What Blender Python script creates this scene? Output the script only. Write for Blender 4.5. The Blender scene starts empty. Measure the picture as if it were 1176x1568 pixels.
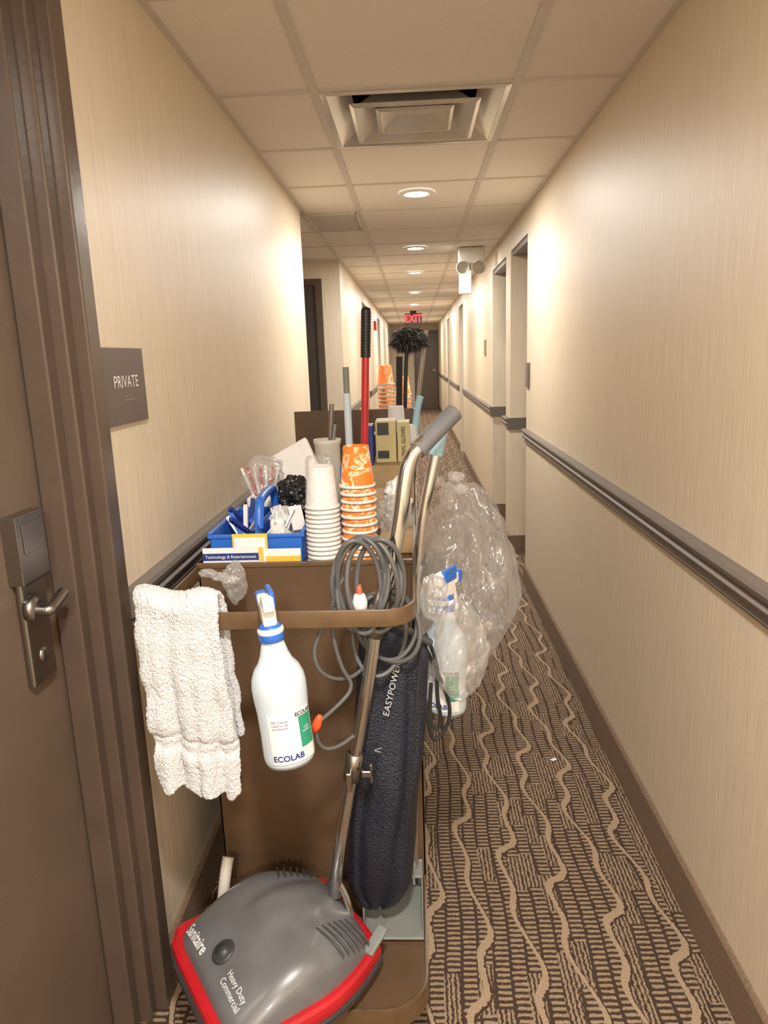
import bpy, math, random
from mathutils import Vector, Matrix, noise
random.seed(4)
H=1.40
# ---------- camera ----------
F=1090.0
d=Vector((45,239,-F)); V=(45*175+F*F)/239.0
dn=Vector((175,-V,-F)); u=(-dn).normalized(); d.normalize(); r=d.cross(u)
cam=bpy.data.cameras.new('camera'); co=bpy.data.objects.new('camera',cam); bpy.context.collection.objects.link(co)
cam.sensor_fit='VERTICAL'; cam.sensor_height=36; cam.lens=36*F/1568; cam.clip_start=.02
co.matrix_world=Matrix.Translation((0,0,H))@Matrix((r,d,u)).to_4x4()
bpy.context.scene.camera=co
vs=bpy.context.scene.view_settings
vs.view_transform='Standard'; vs.exposure=.2; vs.gamma=1.08
# ---------- materials ----------
def N(nt,t,**k):
    n=nt.nodes.new(t)
    for a,b in k.items(): setattr(n,a,b)
    return n
def mat(name,col,rough=.5,metal=0,var=0,vscale=20,bump=0,bscale=200,stretch=(1,1,1),spec=None,trans=0,coat=0,alpha=None,bdist=.01):
    m=bpy.data.materials.new(name); m.use_nodes=True; nt=m.node_tree; b=nt.nodes['Principled BSDF']
    b.inputs['Base Color'].default_value=(*col,1); b.inputs['Roughness'].default_value=rough; b.inputs['Metallic'].default_value=metal
    if coat: b.inputs['Coat Weight'].default_value=coat
    if trans: b.inputs['Transmission Weight'].default_value=trans
    if spec is not None: b.inputs['Specular IOR Level'].default_value=spec
    if alpha is not None: b.inputs['Alpha'].default_value=alpha
    tc=N(nt,'ShaderNodeTexCoord'); mp=N(nt,'ShaderNodeMapping'); mp.inputs['Scale'].default_value=stretch
    nt.links.new(tc.outputs['Object'],mp.inputs['Vector'])
    if var:
        no=N(nt,'ShaderNodeTexNoise'); no.inputs['Scale'].default_value=vscale; no.inputs['Detail'].default_value=5
        nt.links.new(mp.outputs[0],no.inputs['Vector'])
        mr=N(nt,'ShaderNodeMapRange'); mr.inputs[1].default_value=.3; mr.inputs[2].default_value=.7
        mr.inputs[3].default_value=1-var; mr.inputs[4].default_value=1+var
        nt.links.new(no.outputs[0],mr.inputs[0])
        vm=N(nt,'ShaderNodeVectorMath',operation='SCALE'); vm.inputs[0].default_value=col
        nt.links.new(mr.outputs[0],vm.inputs['Scale']); nt.links.new(vm.outputs[0],b.inputs['Base Color'])
    if bump:
        no=N(nt,'ShaderNodeTexNoise'); no.inputs['Scale'].default_value=bscale; no.inputs['Detail'].default_value=4
        nt.links.new(mp.outputs[0],no.inputs['Vector'])
        bp=N(nt,'ShaderNodeBump'); bp.inputs['Strength'].default_value=bump; bp.inputs['Distance'].default_value=bdist
        nt.links.new(no.outputs[0],bp.inputs['Height']); nt.links.new(bp.outputs[0],b.inputs['Normal'])
    return m
def emis(name,col,s):
    m=bpy.data.materials.new(name); m.use_nodes=True; b=m.node_tree.nodes['Principled BSDF']
    b.inputs['Base Color'].default_value=(*col,1); b.inputs['Emission Color'].default_value=(*col,1); b.inputs['Emission Strength'].default_value=s
    return m
M_wall=mat('wallpaper',(.72,.61,.46),.42,var=.10,vscale=9,stretch=(22,22,.6),bump=.12,bscale=30)
M_tile=mat('ceiling_tile',(.83,.76,.69),.9,var=.03,vscale=150,bump=.15,bscale=250)
M_grid=mat('ceiling_grid',(.62,.56,.50),.5)
M_rail=mat('chair_rail_paint',(.13,.105,.09),.42,var=.05,spec=.4)
M_base=mat('carpet_base',(.19,.12,.075),.95,var=.25,vscale=180,bump=.3,bscale=400)
M_frame=mat('door_frame_paint',(.082,.056,.042),.26,var=.1,vscale=8,bump=.05,bscale=60)
M_door=mat('door_paint',(.120,.085,.062),.36,var=.08,vscale=5,bump=.05,bscale=120)
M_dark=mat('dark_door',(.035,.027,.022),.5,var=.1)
M_black=mat('black_plastic',(.008,.008,.009),.35)
M_matblack=mat('black_rubber',(.012,.012,.012),.7)
M_white=mat('white_trim',(.8,.78,.74),.4)
M_paper=mat('white_paper',(.80,.80,.79),.7,var=.03,vscale=60)
M_chrome=mat('chrome',(.62,.62,.62),.14,metal=1)
M_steel=mat('brushed_steel',(.30,.285,.27),.30,metal=1,var=.1,vscale=60,stretch=(1,1,20))
M_cart=mat('brown_enamel',(.105,.060,.032),.32,var=.16,vscale=6,bump=.05,bscale=50)
M_lip=mat('brown_enamel_edge',(.118,.068,.032),.33,var=.2,vscale=30)
M_terry=mat('terry_cloth',(.82,.82,.83),.95,bump=.8,bscale=330,var=.05,vscale=300)
M_hdpe=mat('milky_plastic',(.58,.68,.77),.28,var=.03)
M_blue=mat('blue_plastic',(.02,.13,.58),.35)
M_ltblue=mat('light_blue_plastic',(.35,.62,.78),.4)
M_green=mat('green_label',(.02,.28,.17),.4)
M_navyink=mat('navy_ink',(.012,.03,.20),.5)
M_whiteink=mat('white_ink',(.85,.85,.85),.5)
M_greyink=mat('grey_ink',(.45,.47,.50),.5)
M_blackink=mat('black_ink',(.02,.02,.02),.5)
M_red=mat('red_plastic',(.48,.008,.015),.3,var=.12,vscale=12,coat=.4)
M_grey=mat('grey_plastic',(.125,.125,.13),.30,var=.16,vscale=14,coat=.35)
M_dgrey=mat('dark_grey_plastic',(.035,.035,.037),.4)
M_navy=mat('navy_vinyl_fabric',(.007,.010,.022),.42,var=.3,vscale=60,bump=.6,bscale=260)
M_cable=mat('grey_cable',(.085,.085,.085),.4)
M_orange=mat('orange_plastic',(.8,.09,.02),.4)
M_pan=mat('grey_green_plastic',(.19,.205,.19),.45,var=.08)
M_ivory=mat('ivory_plastic',(.62,.58,.50),.5)
M_card=mat('kraft_cardboard',(.40,.27,.13),.8,var=.08,vscale=40)
M_box=mat('glove_box_card',(.52,.43,.20),.6,var=.06)
M_yellow=mat('yellow_print',(.8,.5,.06),.5)
M_signp=mat('sign_plate',(.105,.082,.072),.45,var=.05)
def plastic(name,lo,hi,bs=14,white=.3,bump=1.0,bd=.05,dist=.8,rough=.14):
    m=bpy.data.materials.new(name); m.use_nodes=True; nt=m.node_tree; L=nt.links.new; nt.nodes.clear()
    o=N(nt,'ShaderNodeOutputMaterial'); tr=N(nt,'ShaderNodeBsdfTransparent'); gl=N(nt,'ShaderNodeBsdfGlossy'); di=N(nt,'ShaderNodeBsdfTranslucent'); d2=N(nt,'ShaderNodeBsdfDiffuse')
    tr.inputs[0].default_value=(.97,.97,.97,1); gl.inputs['Roughness'].default_value=rough; gl.inputs[0].default_value=(.95,.95,.95,1)
    di.inputs[0].default_value=(.9,.9,.9,1); d2.inputs[0].default_value=(.9,.9,.9,1)
    tc=N(nt,'ShaderNodeTexCoord'); mp=N(nt,'ShaderNodeMapping'); mp.inputs['Scale'].default_value=(1.6,1.6,.7); mp.inputs['Rotation'].default_value=(.5,.4,0); L(tc.outputs['Object'],mp.inputs[0])
    no=N(nt,'ShaderNodeTexNoise'); no.inputs['Scale'].default_value=bs; no.inputs['Detail'].default_value=2.5; no.inputs['Distortion'].default_value=dist
    L(mp.outputs[0],no.inputs['Vector'])
    rg=N(nt,'ShaderNodeMath',operation='SUBTRACT'); L(no.outputs[0],rg.inputs[0]); rg.inputs[1].default_value=.5
    ab=N(nt,'ShaderNodeMath',operation='ABSOLUTE'); L(rg.outputs[0],ab.inputs[0])
    bp=N(nt,'ShaderNodeBump'); bp.inputs['Strength'].default_value=bump; bp.inputs['Distance'].default_value=bd; bp.invert=True; L(ab.outputs[0],bp.inputs['Height'])
    L(bp.outputs[0],gl.inputs['Normal'])
    lw=N(nt,'ShaderNodeLayerWeight'); lw.inputs[0].default_value=.3; L(bp.outputs[0],lw.inputs['Normal'])
    mr=N(nt,'ShaderNodeMapRange'); L(lw.outputs['Facing'],mr.inputs[0]); mr.inputs[3].default_value=lo; mr.inputs[4].default_value=hi
    md=N(nt,'ShaderNodeMixShader'); md.inputs[0].default_value=.5; L(di.outputs[0],md.inputs[1]); L(d2.outputs[0],md.inputs[2])
    mg=N(nt,'ShaderNodeMixShader'); mg.inputs[0].default_value=white; L(gl.outputs[0],mg.inputs[1]); L(md.outputs[0],mg.inputs[2])
    mx=N(nt,'ShaderNodeMixShader'); L(mr.outputs[0],mx.inputs[0]); L(tr.outputs[0],mx.inputs[1]); L(mg.outputs[0],mx.inputs[2]); L(mx.outputs[0],o.inputs[0])
    return m
M_clear=plastic('clear_polythene',.20,.62,bs=6.5,white=.5,bd=.09)
M_clear2=plastic('clear_polythene_inner',.05,.40,bs=8,white=.35,bd=.09)
M_film=plastic('cloudy_polythene',.25,.8,bs=14,white=.6,bd=.04)
M_bagblk=mat('black_polythene',(.010,.010,.012),.2,bump=1,bscale=40)
def cupmat():
    m=bpy.data.materials.new('printed_orange_cup'); m.use_nodes=True; nt=m.node_tree; b=nt.nodes['Principled BSDF']; L=nt.links.new
    tc=N(nt,'ShaderNodeTexCoord'); no=N(nt,'ShaderNodeTexNoise'); no.inputs['Scale'].default_value=28; no.inputs['Distortion'].default_value=2; no.inputs['Detail'].default_value=1
    L(tc.outputs['Object'],no.inputs['Vector']); cr=N(nt,'ShaderNodeValToRGB'); e=cr.color_ramp.elements; cr.color_ramp.interpolation='CONSTANT'
    e[0].color=(.85,.19,.02,1); e[1].position=.55; e[1].color=(.85,.45,.18,1); x=cr.color_ramp.elements.new(.62); x.color=(.85,.78,.68,1); x=cr.color_ramp.elements.new(.66); x.color=(.80,.22,.03,1)
    L(no.outputs[0],cr.inputs[0]); L(cr.outputs[0],b.inputs['Base Color']); b.inputs['Roughness'].default_value=.45
    return m
M_cup=cupmat()
def carpet():
    m=bpy.data.materials.new('patterned_carpet'); m.use_nodes=True; nt=m.node_tree; b=nt.nodes['Principled BSDF']; L=nt.links.new
    b.inputs['Roughness'].default_value=.95; b.inputs['Specular IOR Level'].default_value=.1
    tc=N(nt,'ShaderNodeTexCoord'); sp=N(nt,'ShaderNodeSeparateXYZ'); L(tc.outputs['Object'],sp.inputs[0])
    def M(op,a,bb=None,c=None):
        n=N(nt,'ShaderNodeMath',operation=op)
        for i,v in enumerate((a,bb,c)):
            if v is None: continue
            if isinstance(v,(int,float)): n.inputs[i].default_value=v
            else: L(v,n.inputs[i])
        return n.outputs[0]
    x=sp.outputs[0]; y=sp.outputs[1]
    W=.038
    no=N(nt,'ShaderNodeTexNoise'); no.inputs['Scale'].default_value=85; L(tc.outputs['Object'],no.inputs['Vector'])
    jit=M('MULTIPLY',M('SUBTRACT',no.outputs[0],.5),.9)
    xs=M('ADD',x,M('MULTIPLY',M('SINE',M('MULTIPLY',y,11)),.006))
    xi=M('FLOOR',M('DIVIDE',xs,W)); xf=M('FRACT',M('DIVIDE',xs,W))
    wn=N(nt,'ShaderNodeTexWhiteNoise',noise_dimensions='1D'); L(xi,wn.inputs['W']); h=wn.outputs[0]
    bi=M('FLOOR',M('ADD',M('DIVIDE',y,.13),M('MULTIPLY',h,9.0)))
    wn2=N(nt,'ShaderNodeTexWhiteNoise',noise_dimensions='2D'); cb=N(nt,'ShaderNodeCombineXYZ'); L(xi,cb.inputs[0]); L(bi,cb.inputs[1]); L(cb.outputs[0],wn2.inputs['Vector'])
    kind=M('LESS_THAN',wn2.outputs[0],.66)
    dy=M('FRACT',M('ADD',M('DIVIDE',y,.0155),M('ADD',h,M('MULTIPLY',jit,.5))))
    dash=M('MULTIPLY',M('LESS_THAN',dy,.50),M('GREATER_THAN',M('ADD',xf,M('MULTIPLY',jit,.5)),.2))
    lx=M('FRACT',M('ADD',M('DIVIDE',x,.0105),M('MULTIPLY',jit,1.4)))
    lines=M('LESS_THAN',lx,.52)
    pat=M('ADD',M('MULTIPLY',kind,dash),M('MULTIPLY',M('SUBTRACT',1,kind),lines))
    wx=M('ADD',x,M('ADD',M('MULTIPLY',M('SINE',M('ADD',M('MULTIPLY',y,29),M('MULTIPLY',x,30))),.013),M('MULTIPLY',M('SINE',M('ADD',M('MULTIPLY',y,10.3),M('MULTIPLY',x,13))),.022)))
    wf=M('FRACT',M('DIVIDE',wx,.115))
    rib=M('LESS_THAN',M('ADD',wf,M('MULTIPLY',jit,.14)),.125)
    pat=M('MAXIMUM',rib,M('MULTIPLY',M('MULTIPLY',pat,.80),M('GREATER_THAN',M('ABSOLUTE',M('SUBTRACT',wf,.062)),.10)))
    mx=N(nt,'ShaderNodeMix',data_type='RGBA'); L(pat,mx.inputs[0]); mx.inputs[6].default_value=(.060,.037,.026,1); mx.inputs[7].default_value=(.385,.275,.18,1)
    n2=N(nt,'ShaderNodeTexNoise'); n2.inputs['Scale'].default_value=350; L(tc.outputs['Object'],n2.inputs['Vector'])
    mr=N(nt,'ShaderNodeMapRange'); mr.inputs[1].default_value=.3; mr.inputs[2].default_value=.7; mr.inputs[3].default_value=.55; mr.inputs[4].default_value=1.3; L(n2.outputs[0],mr.inputs[0])
    vm=N(nt,'ShaderNodeVectorMath',operation='SCALE'); L(mx.outputs[2],vm.inputs[0]); L(mr.outputs[0],vm.inputs['Scale']); L(vm.outputs[0],b.inputs['Base Color'])
    bp=N(nt,'ShaderNodeBump'); bp.inputs['Strength'].default_value=.5; bp.inputs['Distance'].default_value=.004; L(n2.outputs[0],bp.inputs['Height']); L(bp.outputs[0],b.inputs['Normal'])
    return m
M_carpet=carpet()
# ---------- mesh helpers ----------
def empty(name):
    e=bpy.data.objects.new(name,None); e.empty_display_size=.05; bpy.context.collection.objects.link(e); return e
def mesh(name,V,Fc,mats,parent=None,mi=None,smooth=False):
    me=bpy.data.meshes.new(name); me.from_pydata([tuple(v) for v in V],[],Fc)
    for m in (mats if isinstance(mats,(list,tuple)) else [mats]): me.materials.append(m)
    if mi:
        for p,i in zip(me.polygons,mi): p.material_index=i
    if smooth:
        for p in me.polygons: p.use_smooth=True
    me.update(); o=bpy.data.objects.new(name,me); bpy.context.collection.objects.link(o)
    if parent: o.parent=parent
    return o
def boxes(name,bl,mats,parent=None,bevel=0,xf=None):
    V=[];Fc=[];mi=[]
    for b in bl:
        x0,x1,y0,y1,z0,z1=b[:6]; k=b[6] if len(b)>6 else 0
        n=len(V); V+=[(x0,y0,z0),(x1,y0,z0),(x1,y1,z0),(x0,y1,z0),(x0,y0,z1),(x1,y0,z1),(x1,y1,z1),(x0,y1,z1)]
        Fc+=[[n+i for i in f] for f in ((0,3,2,1),(4,5,6,7),(0,1,5,4),(1,2,6,5),(2,3,7,6),(3,0,4,7))]; mi+=[k]*6
    if xf: V=[xf@Vector(v) for v in V]
    o=mesh(name,V,Fc,mats,parent,mi)
    if bevel:
        m=o.modifiers.new('bevel','BEVEL'); m.width=bevel; m.segments=3; m.limit_method='ANGLE'
    return o
def lathe(name,prof,loc,mats,parent=None,seg=32,axis=None,smooth=True,fn=None,xf=None):
    V=[];Fc=[];n=len(prof)
    for i in range(seg):
        a=2*math.pi*i/seg
        for (rr,z) in prof: V.append(Vector((rr*math.cos(a),rr*math.sin(a),z)))
    for i in range(seg):
        j=(i+1)%seg
        for k in range(n-1): Fc.append([i*n+k,j*n+k,j*n+k+1,i*n+k+1])
    q=Vector((0,0,1)).rotation_difference(Vector(axis)) if axis else None
    if fn: V=[fn(v) for v in V]
    V=[(q@v if q else v)+Vector(loc) for v in V]
    if xf: V=[xf@v for v in V]
    return mesh(name,V,Fc,mats,parent,smooth=smooth)
def tube(name,pts,rad,m,parent=None,smooth=True,cyc=False,res=10):
    cu=bpy.data.curves.new(name,'CURVE'); cu.dimensions='3D'; cu.bevel_depth=rad; cu.bevel_resolution=4; cu.use_fill_caps=True; cu.resolution_u=res
    if smooth:
        s=cu.splines.new('NURBS'); s.points.add(len(pts)-1)
        for p,q in zip(s.points,pts): p.co=(*q,1)
        s.order_u=3; s.use_endpoint_u=not cyc; s.use_cyclic_u=cyc
    else:
        s=cu.splines.new('POLY'); s.points.add(len(pts)-1)
        for p,q in zip(s.points,pts): p.co=(*q,1)
    cu.materials.append(m); o=bpy.data.objects.new(name,cu); bpy.context.collection.objects.link(o)
    if parent: o.parent=parent
    return o
def text(name,s,size,m,fn,parent=None,sp=1,align='CENTER',bold=0,shear=0):
    cu=bpy.data.curves.new(name,'FONT'); cu.body=s; cu.size=size; cu.align_x=align; cu.align_y='CENTER'; cu.space_character=sp; cu.resolution_u=3; cu.offset=bold; cu.shear=shear
    t=bpy.data.objects.new(name,cu); bpy.context.collection.objects.link(t)
    dg=bpy.context.evaluated_depsgraph_get(); me=bpy.data.meshes.new_from_object(t.evaluated_get(dg)); bpy.data.objects.remove(t)
    for v in me.vertices: v.co=fn(v.co.x,v.co.y)
    me.materials.clear(); me.materials.append(m)
    o=bpy.data.objects.new(name,me); bpy.context.collection.objects.link(o)
    if parent: o.parent=parent
    return o
def blob(name,c,rad,m,parent=None,amp=.2,fr=3,seed=0,seg=48,rng=36,sq=1.0,fine=0,shape=None):
    V=[];Fc=[]
    for i in range(rng+1):
        t=math.pi*i/rng
        for j in range(seg):
            a=2*math.pi*j/seg; v=Vector((math.sin(t)*math.cos(a),math.sin(t)*math.sin(a),math.cos(t)))
            v2=Vector([math.copysign(abs(k)**sq,k) for k in v])
            k=1+amp*noise.noise(v*fr+Vector((seed,seed*2,0)))+fine*(.35-2.2*abs(noise.noise(v*fr*1.9+Vector((seed,0,seed)))))
            s=shape(v.z) if shape else 1
            V.append((c[0]+v2.x*rad[0]*k*s,c[1]+v2.y*rad[1]*k*s,c[2]+v2.z*rad[2]*(1+(k-1)*.5)))
    for i in range(rng):
        for j in range(seg):
            Fc.append([i*seg+j,(i+1)*seg+j,(i+1)*seg+(j+1)%seg,i*seg+(j+1)%seg])
    return mesh(name,V,Fc,m,parent,smooth=True)
HC=2.195; XR=.656; XL=-.593; T=.1; YE=19.4; YB=-2.6
# ---------- room ----------
boxes('floor',[(-2.1,1.3,YB-.1,YE+.2,-.1,0)],M_carpet)
boxes('wall_right',[(XR,XR+T,YB,4.25,0,HC),(XR,XR+T,4.25,4.96,2.05,HC),(XR,XR+T,4.96,5.2,0,HC),(XR,XR+T,5.2,6.07,2.05,HC),
  (XR,XR+T,6.07,9.6,0,HC),(XR,XR+T,9.6,10.5,2.05,HC),(XR,XR+T,10.5,13.2,0,HC),(XR,XR+T,13.2,14.1,2.05,HC),(XR,XR+T,14.1,YE,0,HC),
  (XR+T,XR+.3,4.15,4.25,0,HC),(XR+T,XR+.3,4.96,5.2,0,HC),(XR+T,XR+.3,6.07,6.17,0,HC)],M_wall)
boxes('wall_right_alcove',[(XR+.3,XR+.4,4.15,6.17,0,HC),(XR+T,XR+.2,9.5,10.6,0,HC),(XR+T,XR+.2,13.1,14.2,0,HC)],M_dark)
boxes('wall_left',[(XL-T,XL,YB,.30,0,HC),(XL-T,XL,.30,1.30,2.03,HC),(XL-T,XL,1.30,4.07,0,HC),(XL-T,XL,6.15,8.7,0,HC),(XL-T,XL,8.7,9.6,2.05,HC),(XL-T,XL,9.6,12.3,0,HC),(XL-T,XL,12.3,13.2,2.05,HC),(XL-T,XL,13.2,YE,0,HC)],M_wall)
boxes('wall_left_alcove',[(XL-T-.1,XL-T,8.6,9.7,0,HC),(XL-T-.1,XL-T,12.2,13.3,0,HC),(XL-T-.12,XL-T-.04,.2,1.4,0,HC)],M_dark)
boxes('wall_recess',[(-1.9,XL-T,6.15,6.25,0,HC),(-2.0,-1.9,3.97,6.25,0,HC),(-1.9,XL-T,3.97,4.07,0,HC)],M_wall)
boxes('wall_back',[(XL-T,XR+T,YB-.1,YB,0,HC)],M_wall)
boxes('wall_end',[(XL-T,XR+T,YE,YE+.1,0,HC)],M_wall)
vx0,vx1,vy0,vy1=-.269,.318,2.382,2.968
cb=[(-2.1,vx0,YB-.1,YE+.2,HC,HC+.1,0),(vx1,1.3,YB-.1,YE+.2,HC,HC+.1,0),(vx0,vx1,YB-.1,vy0,HC,HC+.1,0),(vx0,vx1,vy1,YE+.2,HC,HC+.1,0)]
for x in (-.281,.33): cb.append((x-.012,x+.012,YB,YE,HC-.004,HC+.001,1))
for x0,x1 in ((XL,XL+.02),(XR-.02,XR)): cb.append((x0,x1,YB,YE,HC-.005,HC+.001,1))
y=2.37-.61*8
while y<YE:
    cb.append((XL if not 4.07<y<6.15 else -1.9,XR,y-.012,y+.012,HC-.0035,HC+.001,1)); y+=.61
for x in (-.891,-1.5): cb.append((x-.012,x+.012,4.07,6.15,HC-.004,HC+.001,1))
boxes('ceiling',cb,[M_tile,M_grid])
# ceiling diffuser
dif=empty('ceiling_air_diffuser'); cx,cy=.0245,2.675
M_dif=mat('diffuser_metal',(.80,.77,.72),.22,metal=.5)
def frust(name,h0,z0,h1,z1,m,t=.0):
    V=[];Fc=[]
    for h,z in ((h0,z0),(h1,z1)):
        V+=[(cx-h,cy-h,z),(cx+h,cy-h,z),(cx+h,cy+h,z),(cx-h,cy+h,z)]
    for i in range(4): Fc.append([i,(i+1)%4,4+(i+1)%4,4+i])
    o=mesh(name,V,Fc,m,dif); s=o.modifiers.new('s','SOLIDIFY'); s.thickness=.002; return o
frust('rim',.293,HC-.004,.275,HC-.006,M_dif)
frust('outer_pan',.275,HC-.006,.205,HC+.045,M_dif)
frust('cone_lip_1',.208,HC-.010,.194,HC-.018,M_dif); frust('cone_1',.194,HC-.018,.135,HC+.040,M_dif)
frust('cone_lip_2',.128,HC-.002,.116,HC-.009,M_dif); frust('cone_2',.116,HC-.009,.065,HC+.036,M_dif)
frust('cone_cap',.067,HC+.034,.001,HC+.034,M_dif)
boxes('duct_box',[(cx-.28,cx+.28,cy-.28,cy+.28,HC+.16,HC+.17),(cx-.29,cx-.28,cy-.28,cy+.28,HC+.1,HC+.17),(cx+.28,cx+.29,cy-.28,cy+.28,HC+.1,HC+.17),(cx-.28,cx+.28,cy-.29,cy-.28,HC+.1,HC+.17),(cx-.28,cx+.28,cy+.28,cy+.29,HC+.1,HC+.17)],M_dark,dif)
gb=[(-.585,-.30,4.22,4.24,HC-.012,HC-.001),(-.585,-.30,4.76,4.78,HC-.012,HC-.001),(-.60,-.585,4.22,4.78,HC-.012,HC-.001),(-.305,-.29,4.22,4.78,HC-.012,HC-.001)]
for i in range(26): gb.append((-.585,-.30,4.245+i*.02,4.252+i*.02,HC-.006,HC-.001,0))
gb.append((-.585,-.30,4.24,4.76,HC-.002,HC-.0005,1))
boxes('ceiling_return_grille',gb,[M_grid,M_dark])
def extr(name,prof,y0,y1,mats,sx,x0):
    V=[];n=len(prof)
    for yy in (y0,y1):
        for a,z in prof: V.append((x0+sx*a,yy,z))
    Fc=[[i,(i+1)%n,n+(i+1)%n,n+i] for i in range(n)]+[list(range(n))[::-1],list(range(n,2*n))]
    return mesh(name,V,Fc,mats)
rp=[(0,.878),(.010,.880),(.014,.888),(.008,.896),(.022,.908),(.027,.920),(.020,.928),(.020,.932),(.029,.940),(.031,.950),(.026,.958),(.010,.960),(0,.960)]
k=1
for sx,x0,segs in ((-1,XR,((YB,4.25),(4.96,5.2),(6.07,9.6),(10.5,13.2),(14.1,YE))),(1,XL,((YB,.26),(1.336,4.07),(6.15,8.7),(9.6,12.3),(13.2,YE)))):
    for a,b in segs: extr('trim_%d'%k,rp,a,b,M_rail,sx,x0); k+=1
    for a,b in segs:
        extr('baseboard_%s'%('right' if sx<0 else 'left'),[(0,0),(.012,0),(.012,.118),(.006,.125),(0,.125)],a,b,M_base,sx,x0)
boxes('trim_%d'%k,[(XR-.02,XR+.12,4.935,4.96,.885,.96),(XR-.02,XR+.12,6.045,6.07,.885,.96)],M_rail); k+=1
boxes('baseboard_alcove',[(XR-.012,XR+.12,4.948,4.96,0,.125),(XR-.012,XR+.12,6.058,6.07,0,.125),(-.74,XL,6.138,6.15,0,.125)],M_base)
boxes('trim_%d'%k,[(XR+.012,XR+.3,4.25,4.96,2.02,2.05),(XR+.012,XR+.3,5.2,6.07,2.02,2.05)],M_frame); k+=1
e=empty('door_3')
boxes('leaf',[(.06,.62,YE-.03,YE-.002,0.01,2.0)],M_door,e); boxes('frame',[(.02,.06,YE-.05,YE-.002,0,2.04),(.62,.654,YE-.05,YE-.002,0,2.04),(.06,.62,YE-.05,YE-.002,2.0,2.04)],M_frame,e)
boxes('lever',[(.50,.56,YE-.10,YE-.08,1.0,1.03),(.54,.57,YE-.10,YE-.03,.98,1.05)],M_steel,e)
e=empty('door_2')
boxes('frame',[(-.80,-.745,6.12,6.149,0,2.05),(-1.72,-1.665,6.12,6.149,0,2.05),(-1.665,-.80,6.12,6.149,2.0,2.05)],M_frame,e)
boxes('leaf',[(-1.665,-.80,6.135,6.149,.01,2.0)],M_dark,e); boxes('lever',[(-1.60,-1.5,6.08,6.10,1.0,1.02),(-1.61,-1.58,6.08,6.135,.99,1.03)],M_steel,e)
e=empty('door_1')
fr=[(-.63,-.579,1.285,1.336,0,2.06),(-.66,-.604,1.255,1.285,0,2.03),(-.673,-.628,1.222,1.255,0,2.0),
    (-.63,-.579,.26,.31,0,2.06),(-.66,-.604,.31,.34,0,2.03),(-.673,-.628,.34,.37,0,2.0),
    (-.63,-.579,.31,1.285,2.02,2.06),(-.66,-.604,.34,1.255,1.99,2.03),(-.673,-.628,.37,1.222,1.96,2.0)]
fr=[(max(b[0],-.63) if b[1]>-.6 else b[0],)+b[1:] for b in fr]
boxes('frame',[(-.711,-.579,1.2855,1.336,0,2.06) if i==0 else b for i,b in enumerate(fr)],M_frame,e,bevel=.004)
boxes('leaf',[(-.711,-.676,.355,1.240,.012,1.985)],M_door,e,bevel=.002)
boxes('lock_plate',[(-.676,-.662,1.105,1.185,.86,1.06)],M_steel,e,bevel=.006)
boxes('card_reader',[(-.676,-.650,1.095,1.183,1.05,1.165),(-.650,-.648,1.11,1.17,1.10,1.15)],M_steel,e,bevel=.006)
boxes('card_slot',[(-.668,-.6495,1.103,1.178,1.048,1.052)],M_black,e)
lathe('rose',[(0.0001,0),(.022,0),(.022,.012),(.016,.016),(.0001,.016)],(-.662,1.120,1.003),M_steel,e,axis=(1,0,0))
tube('lever',[(-.665,1.120,1.003),(-.640,1.120,1.000),(-.628,1.120,1.000),(-.626,1.130,1.002),(-.628,1.150,1.006),(-.630,1.178,1.012)],.010,M_steel,e)
lathe('key_cylinder',[(0.0001,.004),(.012,.004),(.014,0)],(-.662,1.145,.91),M_steel,e,axis=(1,0,0))
e=empty('room_sign')
boxes('plate',[(XL+.001,XL+.008,1.343,1.553,1.285,1.436)],M_signp,e,bevel=.001)
text('lettering','PRIVATE',.034,M_whiteink,lambda x,y:Vector((XL+.0086,1.450+x*1.0,1.368+y*1.0)),e,sp=1.0)
text('braille','. : . : . .',.022,M_whiteink,lambda x,y:Vector((XL+.0086,1.458+x*.8,1.338+y)),e)
boxes('door_number_sign',[(XR-.010,XR-.001,4.13,4.22,1.20,1.34)],M_signp)
boxes('wall_switch_plate',[(XR-.010,XR-.001,6.6,6.7,1.38,1.52)],M_steel)
boxes('fire_alarm_pull_station',[(XL+.001,XL+.04,11.2,11.32,1.80,1.94)],M_red,bevel=.006)
e=empty('exit_sign')
boxes('housing',[(-.14,.17,13.30,13.34,1.96,2.15)],M_black,e,bevel=.005); boxes('canopy',[(-.04,.07,13.29,13.35,2.15,HC)],M_black,e)
M_exit=emis('exit_red_glow',(1,.02,.02),5)
text('lettering','EXIT',.18,M_exit,lambda x,y:Vector((.015+x*.85,13.296,2.055+y)),e,bold=.004)
e=empty('emergency_light')
boxes('housing',[(.36,.56,5.70,5.78,2.07,2.19)],M_ivory,e,bevel=.01)
for x in (.40,.52):
    lathe('lamp_head',[(.0001,-.01),(.03,-.008),(.045,.02),(.05,.05),(.046,.052),(.04,.03),(.0001,.03)],(x,5.69,2.05),M_ivory,e,axis=(-.25,-1,-.3))
boxes('sign_panel',[(.37,.375+.09,5.80,5.83,1.86,2.08),(.40,.42,5.72,5.83,2.05,2.10)],M_white,e,bevel=.003)
ML=emis('lamp_glow',(1,.95,.88),30)
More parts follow.
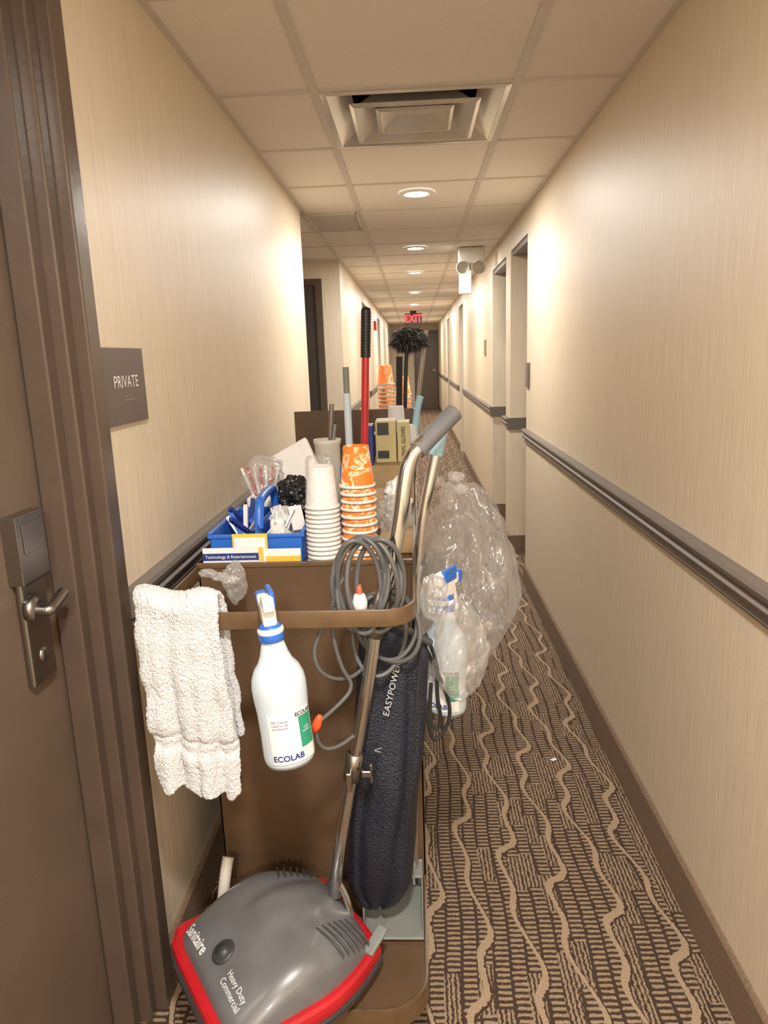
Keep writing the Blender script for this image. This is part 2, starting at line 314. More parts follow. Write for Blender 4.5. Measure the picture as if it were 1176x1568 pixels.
for y in (-1.6,.1,3.8,5.64,7.25,9.5,11.7,14,16.6):
    e=empty('recessed_downlight')
    lathe('trim_ring',[(.055,-.001),(.06,-.008),(.082,-.010),(.088,-.004),(.088,.001)],(.036,y,HC-.004),M_white,e)
    lathe('lens',[(.0001,-.002),(.055,-.002)],(.036,y,HC-.004),ML,e)
    l=bpy.data.lights.new('lamp','AREA'); l.shape='DISK'; l.size=.16; l.energy={-1.6:50,.1:42,3.8:22,5.64:20,7.25:20}.get(y,28); l.color=(1,.94,.855)
    lo=bpy.data.objects.new('lamp',l); lo.location=(.036,y,HC-.02); bpy.context.collection.objects.link(lo); lo.parent=e
w=bpy.data.worlds.new('w'); bpy.context.scene.world=w; w.use_nodes=True; w.node_tree.nodes['Background'].inputs[0].default_value=(1,.95,.88,1); w.node_tree.nodes['Background'].inputs[1].default_value=.5
# ---------- cart ----------
def cart(y0,y1,plat,parent,loop=True,zb=1.195):
    L0,R0=-.49,0.0
    def rrect(x0,x1,ya,yb,rad,n=8):
        o=[]
        for cx_,cy_,a0 in ((x1-rad,yb-rad,0),(x0+rad,yb-rad,90),(x0+rad,ya+rad,180),(x1-rad,ya+rad,270)):
            for i in range(n+1):
                a=math.radians(a0+90*i/n); o.append((cx_+rad*math.cos(a),cy_+rad*math.sin(a)))
        return o
    o=rrect(L0,R0,plat,y1+.05,.09); n=len(o)
    V=[(x,y,.125) for x,y in o]+[(x,y,.170) for x,y in o]+[(x,y,.170) for x,y in rrect(L0+.006,R0-.006,plat+.006,y1+.044,.084)]+[(x,y,.163) for x,y in rrect(L0+.008,R0-.008,plat+.008,y1+.042,.082)]
    Fc=[list(range(n))[::-1]]+[[j*n+i,j*n+(i+1)%n,(j+1)*n+(i+1)%n,(j+1)*n+i] for j in range(3) for i in range(n)]+[list(range(3*n,4*n))]
    mesh('platform',V,Fc,[M_cart,M_lip],parent,mi=[0]+[1]*(3*n)+[0])
    t=.006
    bx=[(L0,R0,y0,y0+t,.163,.963),(L0,R0,y1-t,y1,.163,zb),(L0,L0+t,y0,y1,.163,.955),
        (L0+t,R0-t,y0+t,y1-t,.935,.945),(L0+t,R0-t,y0+t,y1-t,.50,.51),
        (R0-t,R0,y0,y0+.05,.163,.963),(R0-t,R0,y1-.05,y1,.163,zb),(R0-t,R0,y0,y1,.925,.955),(R0-t,R0,y0,y1,.49,.53),(R0-t,R0,(y0+y1)/2-.02,(y0+y1)/2+.02,.163,.93)]
    boxes('body',bx,M_cart,parent,bevel=.0015)
    boxes('top_edge',[(L0-.002,R0+.002,y0-.003,y0+t+.001,.955,.966)],M_lip,parent,bevel=.002)
    lb=[]
    for i in range(5):
        for j in range(4):
            yy=y0+.06+j*(y1-y0-.12)/4
            lb.append((-.40,-.03,yy+.01,yy+(y1-y0-.12)/4-.01,.515+i*.06,.57+i*.06)); lb.append((-.40,-.03,yy+.01,yy+(y1-y0-.12)/4-.01,.17+i*.055,.222+i*.055))
    boxes('folded_linen',lb,M_terry,parent,bevel=.015)
    if loop:
        yf=y0-.305; rad=.055; P=[(L0+.002,y0)]
        for cx_,cy_,a0 in ((L0+.002+rad,yf+rad,180),(R0-.010-rad,yf+rad,270)):
            for i in range(9):
                a=math.radians(a0+90*i/8); P.append((cx_+rad*math.cos(a),cy_+rad*math.sin(a)))
        P.append((R0-.010,y0)); V=[];Fc=[]
        for x,y in P: V+=[(x,y,.930),(x,y,.963)]
        for i in range(len(P)-1): Fc.append([2*i,2*i+2,2*i+3,2*i+1])
        ob=mesh('bag_hoop',V,Fc,M_lip,parent,smooth=True); s=ob.modifiers.new('s','SOLIDIFY'); s.thickness=.005; s.offset=0
        b_=ob.modifiers.new('b','BEVEL'); b_.width=.0015; b_.segments=2; b_.limit_method='ANGLE'; b_.angle_limit=1.0
    for x in (L0+.07,R0-.07):
        for yy in (plat+.12,y1-.06):
            lathe('wheel',[(.0001,-.014),(.045,-.014),(.055,-.008),(.055,.008),(.045,.014),(.0001,.014)],(x,yy,.0555),M_matblack,parent,axis=(1,0,0),seg=24)
            boxes('caster_fork',[(x-.022,x-.017,yy-.02,yy+.02,.05,.126),(x+.017,x+.022,yy-.02,yy+.02,.05,.126)],M_steel,parent)
hc=empty('housekeeping_cart'); cart(1.5,2.9,1.13,hc)
hc2=empty('housekeeping_cart.001'); cart(3.2,4.5,3.12,hc2,loop=False,zb=.98)
# ---------- towel ----------
def towel():
    path=[]
    NF=44
    for i in range(NF): path.append((1.168,.636+.333*i/(NF-1),0))
    for i in range(1,12):
        a=math.pi-math.pi*i/12; path.append((1.197+.029*math.cos(a),.969+.026*math.sin(a),1))
    for i in range(22): path.append((1.226,.966-.25*i/21,2))
    nx=56; V=[];Fc=[]
    for j,(y,z,kd) in enumerate(path):
        sgn=1 if kd==0 else (math.cos(math.pi*(j-NF+1)/12) if kd==1 else -1)
        q=max(0,(.968-z)/.33)
        for i in range(nx+1):
            s=i/nx
            xt=-.503+s*.146; xb=-.484+s*.146
            x=xt+(xb-xt)*min(1,q)
            ph=.9*math.sin(q*2.0)
            f=.0085*math.sin(s*12+ph)+.0045*math.sin(s*26+1+q*2.5)
            f*=(.15+.95*min(1,q*1.2))
            edge=.012*(math.exp(-s/.07)+math.exp(-(1-s)/.07))
            yy=y-(f+.010*q-edge*.9)*sgn
            zz=z-(.034*s-.006)*q+.012*(1-s)*(1-q)*(1 if kd<2 else .2)+(.005*math.sin(s*17+2.6)+.003*math.sin(s*35))*q*q*q+.012*q*q*max(0,(s-.88)/.12)**2
            if kd==1: zz+=.005*math.sin(s*9+.5)
            zb=z-.636
            if kd==0:
                for c_ in (.075,.088,.101):
                    if abs(zb-c_)<.004: yy+=.005
                if .07<zb<.105: yy+=.004
            n_=noise.noise(Vector((x*22,yy*22,zz*22)))*.006
            V.append((x+n_,yy+n_,zz+n_*.5))
    for j in range(len(path)-1):
        for i in range(nx): Fc.append([j*(nx+1)+i,j*(nx+1)+i+1,(j+1)*(nx+1)+i+1,(j+1)*(nx+1)+i])
    o=mesh('hand_towel',V,Fc,M_terry,smooth=True)
    s=o.modifiers.new('s','SOLIDIFY'); s.thickness=.014; s.offset=0
    s=o.modifiers.new('ss','SUBSURF'); s.levels=2; s.render_levels=2
    tx=bpy.data.textures.new('terry','CLOUDS'); tx.noise_scale=.005; dm=o.modifiers.new('d','DISPLACE'); dm.texture=tx; dm.strength=.005; dm.mid_level=.5; dm.texture_coords='LOCAL'
towel()
# ---------- spray bottle ----------
def spray(name,loc,rotz,tilt,sc=1,collar=M_blue,label=True):
    e=empty(name); X=Matrix.Translation(loc)@Matrix.Rotation(tilt,4,'Y')@Matrix.Rotation(rotz,4,'Z')@Matrix.Diagonal((sc,sc,sc,1))
    pr=[(.0001,.003),(.034,.003),(.041,.0),(.0445,.008),(.0455,.02),(.0445,.06),(.0450,.10),(.0470,.125),(.0475,.145),(.0455,.162),(.039,.178),(.030,.190),(.0245,.204),(.0205,.220),(.0175,.231),(.0165,.24)]
    def sq(v): return Vector((v.x*1.0,v.y*.86,v.z))
    lathe('bottle_body',pr,(0,0,0),M_hdpe,e,seg=48,fn=sq,xf=X)
    lathe('collar',[(.0165,.228),(.021,.229),(.022,.232),(.022,.250),(.018,.254),(.012,.262),(.0001,.263)],(0,0,0),collar,e,xf=X)
    lathe('collar_band',[(.0222,.243),(.0228,.245),(.0228,.249),(.0205,.253)],(0,0,0),M_white,e,xf=X)
    hd=[(-.012,.012,-.016,.028,.256,.296),(-.010,.010,-.030,.0,.285,.312),(-.0115,.0115,.03,.048,.276,.300)]
    boxes('sprayer_head',hd,M_white,e,bevel=.005,xf=X)
    boxes('nozzle',[(-.012,.012,.046,.064,.275,.301),(.004,.0135,-.02,.035,.288,.318)],collar,e,bevel=.004,xf=X)
    tr=Matrix.Translation((0,.030,.275))@Matrix.Rotation(math.radians(16),4,'X')
    boxes('trigger',[(-.009,.009,-.004,.006,-.062,.004)],M_white,e,bevel=.003,xf=X@tr)
    if label:
        def cyl(x,z,rr=.0478): a=-math.pi/2+x/.047; return X@Vector((rr*math.cos(a),rr*.862*math.sin(a),z))
        def patch(n,x0,x1,z0,z1,m,rr):
            V=[];Fc=[];k=14
            for i in range(k+1):
                xx=x0+(x1-x0)*i/k; V+=[cyl(xx,z0,rr),cyl(xx,z1,rr)]
            for i in range(k): Fc.append([2*i,2*i+2,2*i+3,2*i+1])
            mesh(n,V,Fc,m,e,smooth=True)
        patch('label',-.036,.050,.014,.108,M_paper,.0466)
        patch('label_green',.020,.050,.038,.096,M_green,.0470)
        text('label_brand','ECOLAB',.0150,M_navyink,lambda x,y:cyl(x-.006,.025+y,.0476),e,sp=1.0,bold=.0004)
        text('label_brand_small','ECOLAB',.0095,M_blackink,lambda x,y:cyl(x+.032,.101+y,.0476),e,bold=.0003)
        text('label_text','70% Cleaner\nready to use\ndisinfectant',.006,M_navyink,lambda x,y:cyl(x-.014,.088+y,.0476),e)
        text('label_green_text','multi\nsurface',.006,M_whiteink,lambda x,y:cyl(x+.034,.070+y,.0478),e)
    return e
spray('spray_bottle',(-.236,1.136,.706),math.radians(20),math.radians(-4.5))
spray('spray_bottle.001',(.052,1.42,.650),math.radians(-30),0,1.0)
# ---------- vacuum ----------
vac=empty('upright_vacuum_cleaner')
Lf=Vector((-.81,-.586,0)).normalized(); Ls=Vector((.586,-.81,0)).normalized(); N0=Vector((-.442,1.125,.168))
def vp(uu,vv,zz): return N0-Lf*uu+Ls*vv+Vector((0,0,zz))
def outline(uu):
    w=.168
    if uu<.03: w=.168-.022*(1-uu/.03)**2
    if uu>.17: w=.168-.062*((uu-.17)/.17)**1.8
    return w
def hoodz(uu,vv):
    t=uu/.34; b=.066+.085*math.sin(math.pi*min(1,max(0,t*.80+.08)))**1.3
    w=outline(uu); s=abs(vv)/w
    b-= .026*s**3+.030*s**10
    if uu<.02: b-=.02*(1-uu/.02)**2
    if uu>.30: b-=.045*((uu-.30)/.04)**2
    b+=.012*math.exp(-((vv)/.05)**4)*max(0,min(1,(uu-.08)/.06))*max(0,min(1,(.33-uu)/.05))
    return b
V=[];Fc=[];nu,nv=40,40
for i in range(nu+1):
    uu=.006+.328*i/nu
    for j in range(nv+1):
        vv=outline(uu)*.965*(-1+2*j/nv); V.append(vp(uu,vv,hoodz(uu,vv)))
for i in range(nu):
    for j in range(nv): Fc.append([i*(nv+1)+j,i*(nv+1)+j+1,(i+1)*(nv+1)+j+1,(i+1)*(nv+1)+j])
edge=[j for j in range(nv+1)]+[i*(nv+1)+nv for i in range(1,nu+1)]+[nu*(nv+1)+j for j in range(nv-1,-1,-1)]+[i*(nv+1) for i in range(nu-1,0,-1)]
n0=len(V)
for q in edge: v=V[q]; V.append(Vector((v.x,v.y,.168+.04)))
for i in range(len(edge)):
    a=i;b_=(i+1)%len(edge); Fc.append([edge[b_],edge[a],n0+a,n0+b_])
mesh('hood',V,Fc,M_grey,vac,smooth=True)
def ring(name,off,zs,m):
    us=[.34*i/30 for i in range(31)]
    left=[(uu,-outline(uu)-off) for uu in us]; right=[(uu,outline(uu)+off) for uu in reversed(us)]
    P=[(-off,-.10)]+[(-off*.7,-.14)]+left[1:]+[(.34+off*.3,-.06),(.34+off*.3,.06)]+right[:-1]+[(-off*.7,.14),(-off,.10)]
    V=[];n=len(P);Fc=[]
    for k_,(z,ins) in enumerate(zs):
        for (a,b) in P: V.append(vp(.17+(a-.17)*ins,b*ins,z))
    for k_ in range(len(zs)-1):
        for i in range(n): Fc.append([k_*n+i,k_*n+(i+1)%n,(k_+1)*n+(i+1)%n,(k_+1)*n+i])
    Fc.append(list(range(n))[::-1]); Fc.append([(len(zs)-1)*n+i for i in range(n)])
    return mesh(name,V,Fc,m,vac,smooth=False)
ring('red_base',.012,[(.012,.97),(.014,1.0),(.050,1.01),(.060,1.0),(.064,.96)],M_red)
ring('bumper_strip',.017,[(.022,1.0),(.024,1.01),(.036,1.01),(.038,1.0)],M_dgrey)
for uu in (.06,.29):
    for vv in (-.12,.12):
        lathe('wheel',[(.0001,-.01),(.018,-.01),(.02,0),(.018,.01),(.0001,.01)],vp(uu,vv,.021),M_matblack,vac,axis=tuple(Ls),seg=20)
kz=hoodz(.055,0)
lathe('height_knob',[(.024,-.01),(.024,.003),(.020,.006),(.012,.004),(.010,.010),(.0001,.010)],vp(.055,.0,kz),M_dgrey,vac,axis=(-.35,-.25,1))
for s in (-1,1):
    for k_ in range(6):
        uu=.215+.014*k_
        pts=[vp(uu+.004*t,s*(outline(uu)*(.52+.40*t/6)),hoodz(uu,outline(uu)*(.52+.40*t/6))-.0002) for t in range(7)]
        tube('vent_slot',pts,.0022,M_dgrey,vac)
def ht(u0,v0,sz=1): return lambda x,y:(lambda uu,vv:vp(uu,vv,hoodz(uu,vv)+.0012))(u0+y,v0+x)
text('lettering_brand','Sanitaire',.027,M_whiteink,ht(.028,-.085),vac,bold=.0005)
text('lettering_type','Heavy Duty\nCommercial',.015,M_whiteink,ht(.040,.082),vac)
tube('tube_lower',[(-.191,1.285,.30),(-.183,1.27,.38),(-.136,1.25,.625),(-.100,1.24,.80),(-.079,1.235,.927)],.0125,M_chrome,vac)
tube('tube_upper',[(-.079,1.235,.927),(-.045,1.24,1.05),(-.030,1.245,1.12),(-.022,1.25,1.18),(-.012,1.26,1.222),(.008,1.27,1.242),(.016,1.28,1.250)],.0145,M_chrome,vac)
tube('grip',[(.002,1.268,1.234),(.040,1.30,1.268),(.073,1.325,1.296)],.0172,M_grey,vac)
lathe('tube_clamp',[(.0135,-.03),(.019,-.028),(.019,-.005),(.021,0),(.019,.005),(.019,.028),(.0135,.03)],(-.080,1.236,.925),M_steel,vac,axis=(.25,0,1))
lathe('tube_clamp_mid',[(.013,-.03),(.0175,-.028),(.0175,.028),(.013,.03)],(-.137,1.251,.62),M_steel,vac,axis=(.16,0,1))
boxes('cord_hook',[(-.120,-.098,1.222,1.236,.612,.626),(-.150,-.138,1.215,1.236,.585,.625),(-.104,-.098,1.222,1.236,.600,.640)],M_steel,vac,bevel=.003)
for s in (-1,1):
    tube('yoke',[vp(.30,.055*s,.075),vp(.325,.05*s,.11),Vector((-.188,1.28,.345))],.008,M_chrome,vac)
boxes('foot_pedal',[(-.012,.012,-.030,.030,0,.010)],M_pan,vac,bevel=.004,xf=Matrix.Translation((-.105,1.225,.240))@Matrix.Rotation(math.radians(-35),4,'Z')@Matrix.Rotation(.4,4,'X'))
lathe('cord_socket',[(.0001,.0),(.013,.0),(.014,.02),(.010,.034),(.007,.036),(.0001,.036)],(-.108,1.222,.948),M_white,vac,seg=20); lathe('cord_relief',[(.006,0),(.004,.016),(.0001,.016)],(-.108,1.222,.984),M_orange,vac,seg=12)
# bag
V=[];Fc=[];ns,nr=60,56
for i in range(ns+1):
    t=i/ns; z=.870-.645*t
    cxx=-.050-.056*t; hw=.069+.003*math.sin(math.pi*t); dp=.036+.030*math.sin(math.pi*min(1,t*1.05)**1.2)
    if t<.06: hw*=.90+.10*t/.06; dp*=.35+.65*t/.06
    if t>.86: q=(t-.86)/.14; hw*=math.sqrt(max(.02,1-(q*.93)**2)); dp*=math.sqrt(max(.02,1-(q*.93)**2))
    for j in range(nr):
        a=2*math.pi*j/nr; ca,sa=math.cos(a),math.sin(a)
        X=cxx+hw*math.copysign(abs(ca)**.8,ca); Y=1.338+dp*math.copysign(abs(sa)**.9,sa)
        xr=(X-cxx)/hw
        f=.010*noise.noise(Vector((X*18,Y*18,z*5)))
        crease=-.014*math.exp(-((xr-.35-.25*math.sin(t*4))/.13)**2)-.010*math.exp(-((xr+.45-.2*math.sin(t*5+1))/.12)**2)
        V.append((X+f*.5,Y-f*1.2+(-crease if sa<0 else 0)*min(1,t*6),z+.020*xr*(1-t)*(1 if t<.5 else .5)*-1))
for i in range(ns):
    for j in range(nr): Fc.append([i*nr+j,(i+1)*nr+j,(i+1)*nr+(j+1)%nr,i*nr+(j+1)%nr])
Fc.append(list(range(nr))); Fc.append([ns*nr+j for j in range(nr)][::-1])
mesh('dust_bag',V,Fc,M_navy,vac,smooth=True)
def bagy(t): return 1.338-(.036+.030*math.sin(math.pi*min(1,t*1.05)**1.2))-.010
tube('bag_zip',[(.000-.05*t/8,1.300-.022*math.sin(math.pi*t/8),.84-.5*t/8) for t in range(9)],.0025,M_matblack,vac)
text('bag_lettering','EASYPOWER',.019,M_greyink,lambda x,y:Vector((-.058-y*.95+x*.24,bagy((.870-.765-x)/.645),.765+x*.95)),vac,sp=1.05,shear=.3)
text('bag_emblem','/\\',.019,M_greyink,lambda x,y:Vector((-.088-y*.95+x*.24,bagy((.870-.645-x)/.645)-.002,.645+x)),vac)
boxes('bag_clip',[(-.075,.030,1.305,1.322,-.006,.006)],M_dgrey,vac,bevel=.004,xf=Matrix.Translation((-.02,0,.872))@Matrix.Rotation(math.radians(30),4,'Y')@Matrix.Translation((.02,0,0)))
def loops(c,n,w,h,yj,seed,m,rad,nm,par):
    random.seed(seed)
    for k_ in range(n):
        dx=random.uniform(-.02,.02);dy=random.uniform(-yj,yj);hh=h*random.uniform(.8,1.1);ww=w*random.uniform(.7,1.1);ph=random.uniform(-.3,.3)
        P=[]
        for i in range(12):
            a=2*math.pi*i/12
            P.append((c[0]+dx+ww*math.cos(a)+ph*hh*math.sin(a)*.4,c[1]+dy+.012*math.sin(a*2+k_),c[2]+hh*math.sin(a)-.8*hh))
        tube(nm,P,rad,m,par,cyc=True)
loops((-.090,1.222,1.072),7,.050,.085,.008,3,M_cable,.0048,'cord_coil',vac)
loops((-.060,1.275,.955),3,.060,.085,.010,9,M_cable,.0046,'cord_coil_low',vac)
tube('cord_loose',[(-.12,1.23,1.03),(-.15,1.222,1.0),(-.165,1.225,.93),(-.15,1.225,.84),(-.125,1.23,.80),(-.155,1.21,.77),(-.19,1.20,.745)],.004,M_cable,vac)
tube('cord_loose_b',[(-.14,1.23,.97),(-.20,1.22,.90),(-.19,1.21,.83),(-.13,1.25,.80),(-.11,1.27,.82)],.004,M_cable,vac)
tube('cord_loose_c',[(-.198,1.20,.735),(-.20,1.20,.69),(-.16,1.22,.675),(-.13,1.25,.69)],.004,M_cable,vac)
lathe('cord_plug',[(.0001,-.016),(.007,-.015),(.009,0),(.007,.014),(.0045,.02),(.0001,.021)],(-.196,1.20,.738),M_orange,vac,axis=(.4,0,1),seg=16)
tube('cord_black',[(.010,1.33,.86),(.035,1.34,.80),(.030,1.35,.72),(.040,1.36,.66),(.030,1.36,.63),(.012,1.36,.66),(.020,1.36,.74)],.004,M_matblack,vac)
tube('cord_black_b',[(.000,1.34,.85),(.045,1.36,.74),(.062,1.36,.67),(.040,1.36,.62),(.015,1.35,.61),(.008,1.35,.70)],.004,M_matblack,vac)
# ---------- lobby dustpan ----------
e=empty('lobby_dustpan')
tube('handle',[(-.03,1.455,.19),(-.022,1.44,.55),(-.005,1.40,1.01),(.025,1.405,1.15),(.044,1.42,1.225)],.0115,M_chrome,e)
tube('grip',[(.040,1.418,1.205),(.049,1.42,1.245),(.054,1.422,1.268)],.0145,M_ltblue,e)
boxes('pan',[(-.14,-.008,1.30,1.47,.172,.178),(-.14,-.136,1.32,1.47,.178,.23),(-.012,-.008,1.32,1.47,.178,.23),(-.14,-.008,1.462,1.47,.178,.24),(-.14,-.008,1.42,1.466,.226,.232)],M_pan,e,bevel=.002)
e=empty('scrub_brush'); tube('handle',[(-.462,1.36,.19),(-.455,1.38,.27),(-.449,1.40,.30)],.013,M_ivory,e); boxes('head',[(-.485,-.43,1.34,1.37,.165,.20)],M_ivory,e,bevel=.008)
# ---------- plastic bags ----------
e=empty('plastic_trash_bag')
blob('bag_film',(.112,1.69,.865),(.126,.185,.240),M_clear,e,amp=.26,fr=1.7,seed=3,seg=120,rng=90,fine=.09,shape=lambda z:1-.38*max(0,z)**2-.22*max(0,-z)**2)
blob('bag_fold',(.105,1.68,.83),(.095,.15,.18),M_clear2,e,amp=.35,fr=1.9,seed=8,seg=72,rng=54,fine=.12)
blob('bag_knot',(.070,1.60,1.085),(.020,.028,.030),M_film,e,amp=.4,fr=2,seed=5,fine=.15)
for k_,(dx,dz) in enumerate(((-.025,.02),(.02,.03),(.03,.0))):
    blob('bag_ear',(.070+dx,1.60,1.10+dz),(.018,.010,.012),M_film,e,amp=.4,fr=2,seed=60+k_,fine=.1)
e=empty('plastic_liner_bag')
blob('film',(.078,1.345,.815),(.054,.026,.110),M_clear,e,amp=.25,fr=1.5,seed=12,seg=64,rng=50,fine=.10)
blob('tail',(.028,1.345,.93),(.028,.020,.050),M_film,e,amp=.3,fr=2,seed=13,fine=.12)
e=empty('plastic_bag_knot'); blob('film',(-.385,1.41,.950),(.024,.028,.045),M_film,e,amp=.35,fr=2,seed=21,fine=.15)
for k_,dx in enumerate((-.025,.0,.02)):
    blob('ear',(-.405+dx,1.375,.982-.008*k_),(.018,.010,.009),M_film,e,amp=.3,fr=2,seed=22+k_,fine=.1)
# ---------- caddy & contents ----------
Zs=.946
e=empty('supply_caddy')
x0,x1,y0,y1=-.478,-.262,1.565,1.85
boxes('tray',[(x0,x1,y0,y1,Zs,Zs+.006),(x0,x0+.005,y0,y1,Zs,1.018),(x1-.005,x1,y0,y1,Zs,1.018),(x0,x1,y0,y0+.005,Zs,1.012),(x0,x1,y1-.005,y1,Zs,1.018),(-.372,-.366,y0,y1,Zs,1.03),
  (x0-.004,x1+.004,y0-.004,y0+.006,1.006,1.014),(x0-.004,x0+.006,y0,y1,1.012,1.02),(x1-.006,x1+.004,y0,y1,1.012,1.02),(x0-.004,x1+.004,y1-.006,y1+.004,1.012,1.02)],M_blue,e,bevel=.002)
tube('handle',[(-.369,1.60,1.02),(-.369,1.61,1.075),(-.369,1.66,1.085),(-.369,1.76,1.085),(-.369,1.80,1.075),(-.369,1.81,1.02)],.011,M_blue,e)
boxes('bottle',[(-.345,-.31,1.60,1.64,.955,1.04)],M_white,e,bevel=.01)
e=empty('sachet_pile')
random.seed(7)
for i in range(34):
    c=Vector((random.uniform(-.345,-.285),random.uniform(1.60,1.71),random.uniform(.985,1.035))); w_=random.uniform(.010,.017); h_=random.uniform(.018,.03)
    R3=Matrix.Rotation(random.uniform(-.9,.9),4,'Y')@Matrix.Rotation(random.uniform(-.6,.6),4,'X')@Matrix.Rotation(random.uniform(0,3),4,'Z')
    boxes('sachet',[(-w_,w_,-.002,.002,-h_,h_)],M_paper,e,xf=Matrix.Translation(c)@R3)
for i in range(10):
    c=Vector((random.uniform(-.45,-.40),random.uniform(1.60,1.80),random.uniform(.99,1.02))); X=Matrix.Translation(c)@Matrix.Rotation(random.uniform(-.9,.9),4,'X')@Matrix.Rotation(random.uniform(-.7,.7),4,'Y')
    boxes('marker',[(-.005,.005,-.005,.005,-.045,.045)],(M_navyink,M_whiteink,M_blue)[i%3],e,xf=X)
e=empty('black_plastic_bag'); blob('film',(-.310,1.790,1.048),(.048,.045,.065),M_bagblk,e,amp=.4,fr=2.5,seed=31,fine=.25,seg=64,rng=48)
e=empty('wrapped_amenity_packets')
blob('film',(-.420,1.92,1.088),(.056,.04,.060),M_film,e,amp=.3,fr=2,seed=41,fine=.15)
for i in range(7):
    X=Matrix.Translation((-.458+i*.012,1.905,1.07))@Matrix.Rotation(-.35+.10*i,4,'Y'); boxes('packet',[(-.003,.003,-.004,.004,-.05,.05)],M_red if i%2 else M_paper,e,xf=X)
boxes('carton',[(-.46,-.37,1.87,1.98,Zs,1.04)],M_paper,e,bevel=.004)
e=empty('paper_napkin_pack'); X=Matrix.Translation((-.325,1.945,1.118))@Matrix.Rotation(math.radians(-28),4,'Y')@Matrix.Rotation(math.radians(58),4,'X')
boxes('stack',[(-.062,.050,-.070,.060,-.010,.010)],M_paper,e,bevel=.004,xf=X)
for i in range(8):
    boxes('emboss_row',[(-.055+.013*i,-.0535+.013*i,-.06+.014*j,-.0585+.014*j,.0095,.0104) for j in range(9)],M_greyink,e,xf=X)
boxes('support_box',[(-.36,-.28,1.90,2.00,Zs,1.06)],M_paper,e,bevel=.004)
e=empty('information_cards')
boxes('card_white',[(-.478,-.262,1.522,1.526,Zs,.990)],M_paper,e); boxes('card_navy',[(-.481,-.345,1.516,1.519,Zs,.996)],M_paper,e)
boxes('navy_band',[(-.481,-.355,1.5145,1.516,.968,.984)],M_navyink,e)
boxes('yellow_strip',[(-.355,-.345,1.5145,1.516,.966,.996),(-.34,-.262,1.5195,1.522,.960,.974)],M_yellow,e)
boxes('rear_card',[(-.42,-.34,1.545,1.549,Zs,1.020)],M_yellow,e); boxes('rear_card_b',[(-.415,-.345,1.542,1.545,Zs,1.012)],M_paper,e)
text('lettering','Technology & Entertainment',.0098,M_whiteink,lambda x,y:Vector((-.418+x,1.514,.976+y)),e)
def stack(name,c,n,m,step=.0185,rt=.0285,rb=.040,h=.092,wob=.0,rim=None):
    e=empty(name)
    for i in range(n):
        z=c[2]+i*step; ox=wob*math.sin(i*1.7)
        pr=[(rb-.002,0),(rb+.001,.0),(rb+.0022,.003),(rb+.001,.006),(rb-.001,.007),(rt,h-.001),(rt-.002,h),(rt-.003,h-.005),(.0001,h-.005)]
        lathe('cup',pr,(c[0]+ox,c[1],z),m,e,seg=32)
        lathe('rim',[(rb-.001,0.0),(rb+.0016,0),(rb+.0028,.003),(rb+.0016,.0062),(rb-.001,.0065)],(c[0]+ox,c[1],z),rim or M_white,e,seg=32)
    return e
stack('paper_cup_stack',(-.132,1.575,Zs),11,M_cup,step=.0172,wob=.001,rb=.0385)
s=stack('foam_cup_stack',(-.215,1.575,Zs),13,M_paper,step=.0105,h=.095,rt=.029,rb=.0375)
lathe('plastic_sleeve',[(.039,1.055),(.0365,1.11),(.033,1.18),(.030,1.188),(.0001,1.19)],(-.215,1.575,0),M_clear2,s,seg=32)
stack('paper_cup_stack.001',(-.135,3.45,Zs),18,M_cup,step=.019)
stack('paper_cup_stack.002',(-.055,3.55,Zs),15,M_cup,step=.019)
stack('foam_cup_stack.001',(-.070,2.68,Zs),14,M_paper,step=.014,rb=.034)
e=empty('utensil_jar'); lathe('jar',[(.0001,0),(.036,0),(.038,.01),(.038,.205),(.041,.21),(.041,.222),(.037,.222),(.036,.21),(.034,.02),(.0001,.02)],(-.262,2.10,Zs),M_ivory,e)
tube('brush_handle',[(-.262,2.10,1.0),(-.25,2.10,1.2),(-.243,2.10,1.27)],.007,M_steel,e); tube('pen',[(-.27,2.09,1.0),(-.235,2.09,1.21)],.005,M_pan,e)
e=empty('toilet_brush'); tube('handle',[(-.195,2.1,.95),(-.197,2.1,1.2),(-.197,2.1,1.30)],.011,M_hdpe,e); tube('grip',[(-.197,2.1,1.28),(-.197,2.1,1.375)],.009,M_pan,e)
lathe('brush_holder',[(.0001,0),(.024,0),(.024,.13),(.018,.17),(.0001,.18)],(-.195,2.1,Zs),M_white,e)
e=empty('mop_pole'); tube('shaft',[(-.150,2.0,Zs),(-.144,2.0,1.162),(-.131,2.0,1.41)],.0105,M_red,e,smooth=False)
tube('grip',[(-.1315,2.0,1.40),(-.1255,2.0,1.525)],.0135,M_black,e,smooth=False)
for i in range(15): lathe('grip_rib',[(.0134,-.002),(.0148,0),(.0134,.002)],(-.1315+.006*i/14,2.0,1.405+.008*i),M_black,e,seg=20)
lathe('end_cap',[(.0135,0),(.012,.006),(.007,.010),(.0001,.011)],(-.1254,2.0,1.524),M_black,e,seg=20)
e=empty('cardboard_tray'); boxes('box',[(-.17,-.008,2.22,2.60,Zs,1.065)],M_card,e,bevel=.003)
boxes('flap',[(-.09,-.02,1.86,1.865,Zs,1.055)],M_card,e); boxes('low_box',[(-.12,-.015,1.87,2.08,Zs,1.03)],M_card,e,bevel=.003)
e=empty('glove_box'); boxes('carton',[(-.128,-.062,2.28,2.40,1.066,1.20),(-.058,-.018,2.28,2.38,1.066,1.195)],M_box,e,bevel=.002)
boxes('label',[(-.122,-.085,2.279,2.2795,1.155,1.195),(-.122,-.085,2.279,2.2795,1.08,1.105)],M_blackink,e)
text('lettering','VINYL GLOVES',.017,M_blackink,lambda x,y:Vector((-.038-y,2.2785,1.13+x*.9)),e,bold=.0004)
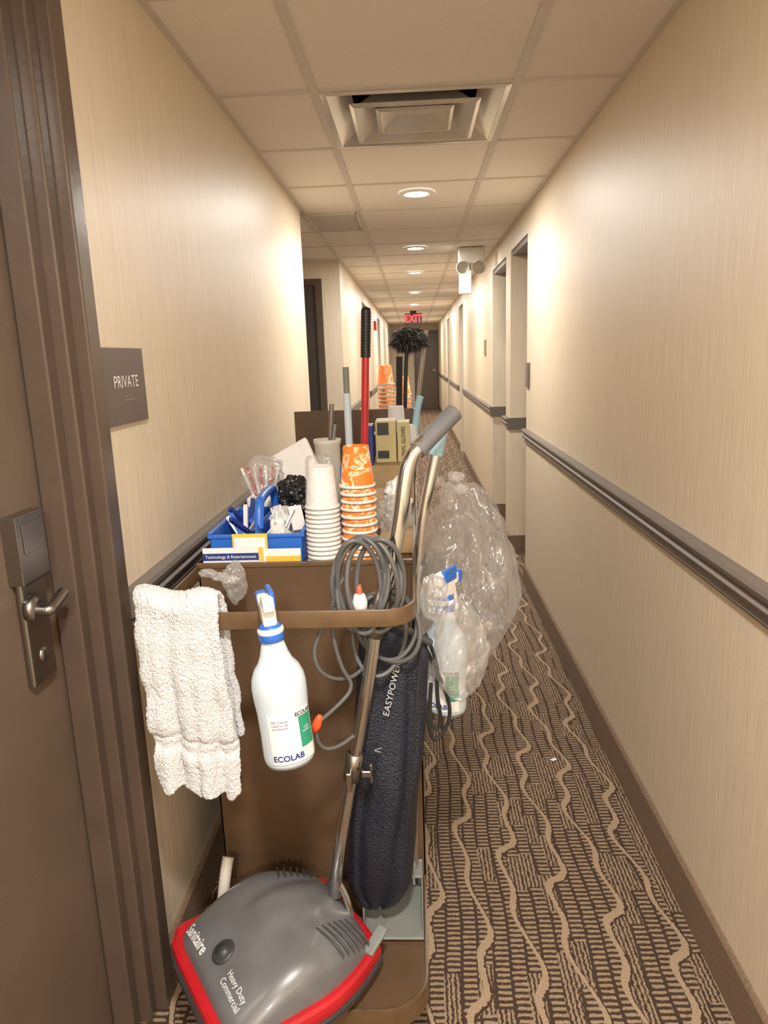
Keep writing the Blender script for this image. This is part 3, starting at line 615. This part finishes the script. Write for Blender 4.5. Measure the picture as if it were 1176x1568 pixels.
e=empty('tissue_boxes'); boxes('carton',[(-.165,-.135,2.24,2.34,1.066,1.19),(-.155,-.02,2.45,2.55,1.066,1.14)],M_navyink,e,bevel=.002)
e=empty('pump_bottle'); lathe('body',[(.0001,0),(.020,0),(.022,.01),(.022,.17),(.012,.20)],(-.180,1.86,Zs),M_blue,e); lathe('cap',[(.013,.195),(.012,.225),(.0001,.226)],(-.180,1.86,Zs),M_white,e)
e=empty('crumpled_tissue'); blob('tissue',(-.055,1.70,1.02),(.042,.045,.050),M_film,e,amp=.35,fr=2.5,seed=51,fine=.18); blob('tissue_b',(-.05,1.80,1.05),(.035,.035,.045),M_paper,e,amp=.35,fr=2.5,seed=53,fine=.18)
boxes('carton',[(-.09,-.012,1.62,1.84,Zs,.985)],M_card,e,bevel=.002)
e=empty('scrub_brush.001'); tube('handle',[(.0,2.56,1.067),(-.005,2.56,1.18),(.022,2.56,1.26)],.012,M_ltblue,e); tube('bristle_head',[(-.01,2.56,1.067),(-.012,2.56,1.16)],.02,M_paper,e)
e=empty('feather_duster'); random.seed(11)
M_fluff=mat('duster_fluff',(.012,.012,.014),.8); M_fl2=mat('duster_fluff_grey',(.40,.40,.42),.8)
core=Vector((-.018,3.15,1.472))
V=[];Fc=[];mi=[]
for i in range(7000):
    dr=Vector((random.gauss(0,1),random.gauss(0,1),random.gauss(0,1))).normalized(); L_=random.uniform(.5,.88)+.22*noise.noise(dr*2.5)
    R_=Vector((dr.x*.098,dr.y*.065,dr.z*.066)); sd=Vector((random.gauss(0,.008),random.gauss(0,.008),-.010+random.gauss(0,.006)))
    p0=core+R_*.3; p1=core+R_*L_*.8; p2=core+R_*L_+sd; pd=dr.orthogonal().normalized()*.0011
    n=len(V); V+=[p0-pd,p0+pd,p1+pd,p1-pd,p2+pd*.4,p2-pd*.4]; Fc+=[[n,n+1,n+2,n+3],[n+3,n+2,n+4,n+5]]; g=1 if random.random()<.13 else 0; mi+=[g,g]
mesh('fluff',V,Fc,[M_fluff,M_fl2],e,mi)
blob('core',core,(.058,.04,.038),M_fluff,e,amp=.4)
tube('handle',[(-.05,3.15,.95),(-.04,3.15,1.3),(-.025,3.15,1.46)],.009,M_black,e)
tube('handle_b',[(-.075,3.12,.95),(-.062,3.12,1.33),(-.060,3.12,1.40)],.014,M_matblack,e)
e=empty('broom_pole'); tube('pole',[(-.02,3.3,.95),(.06,3.3,1.51)],.010,M_steel,e,smooth=False)
boxes('paper_scrap',[(-.01,.01,-.006,.006,0,.002)],M_paper,xf=Matrix.Translation((.455,2.27,.003))@Matrix.Rotation(.5,4,'Z'))
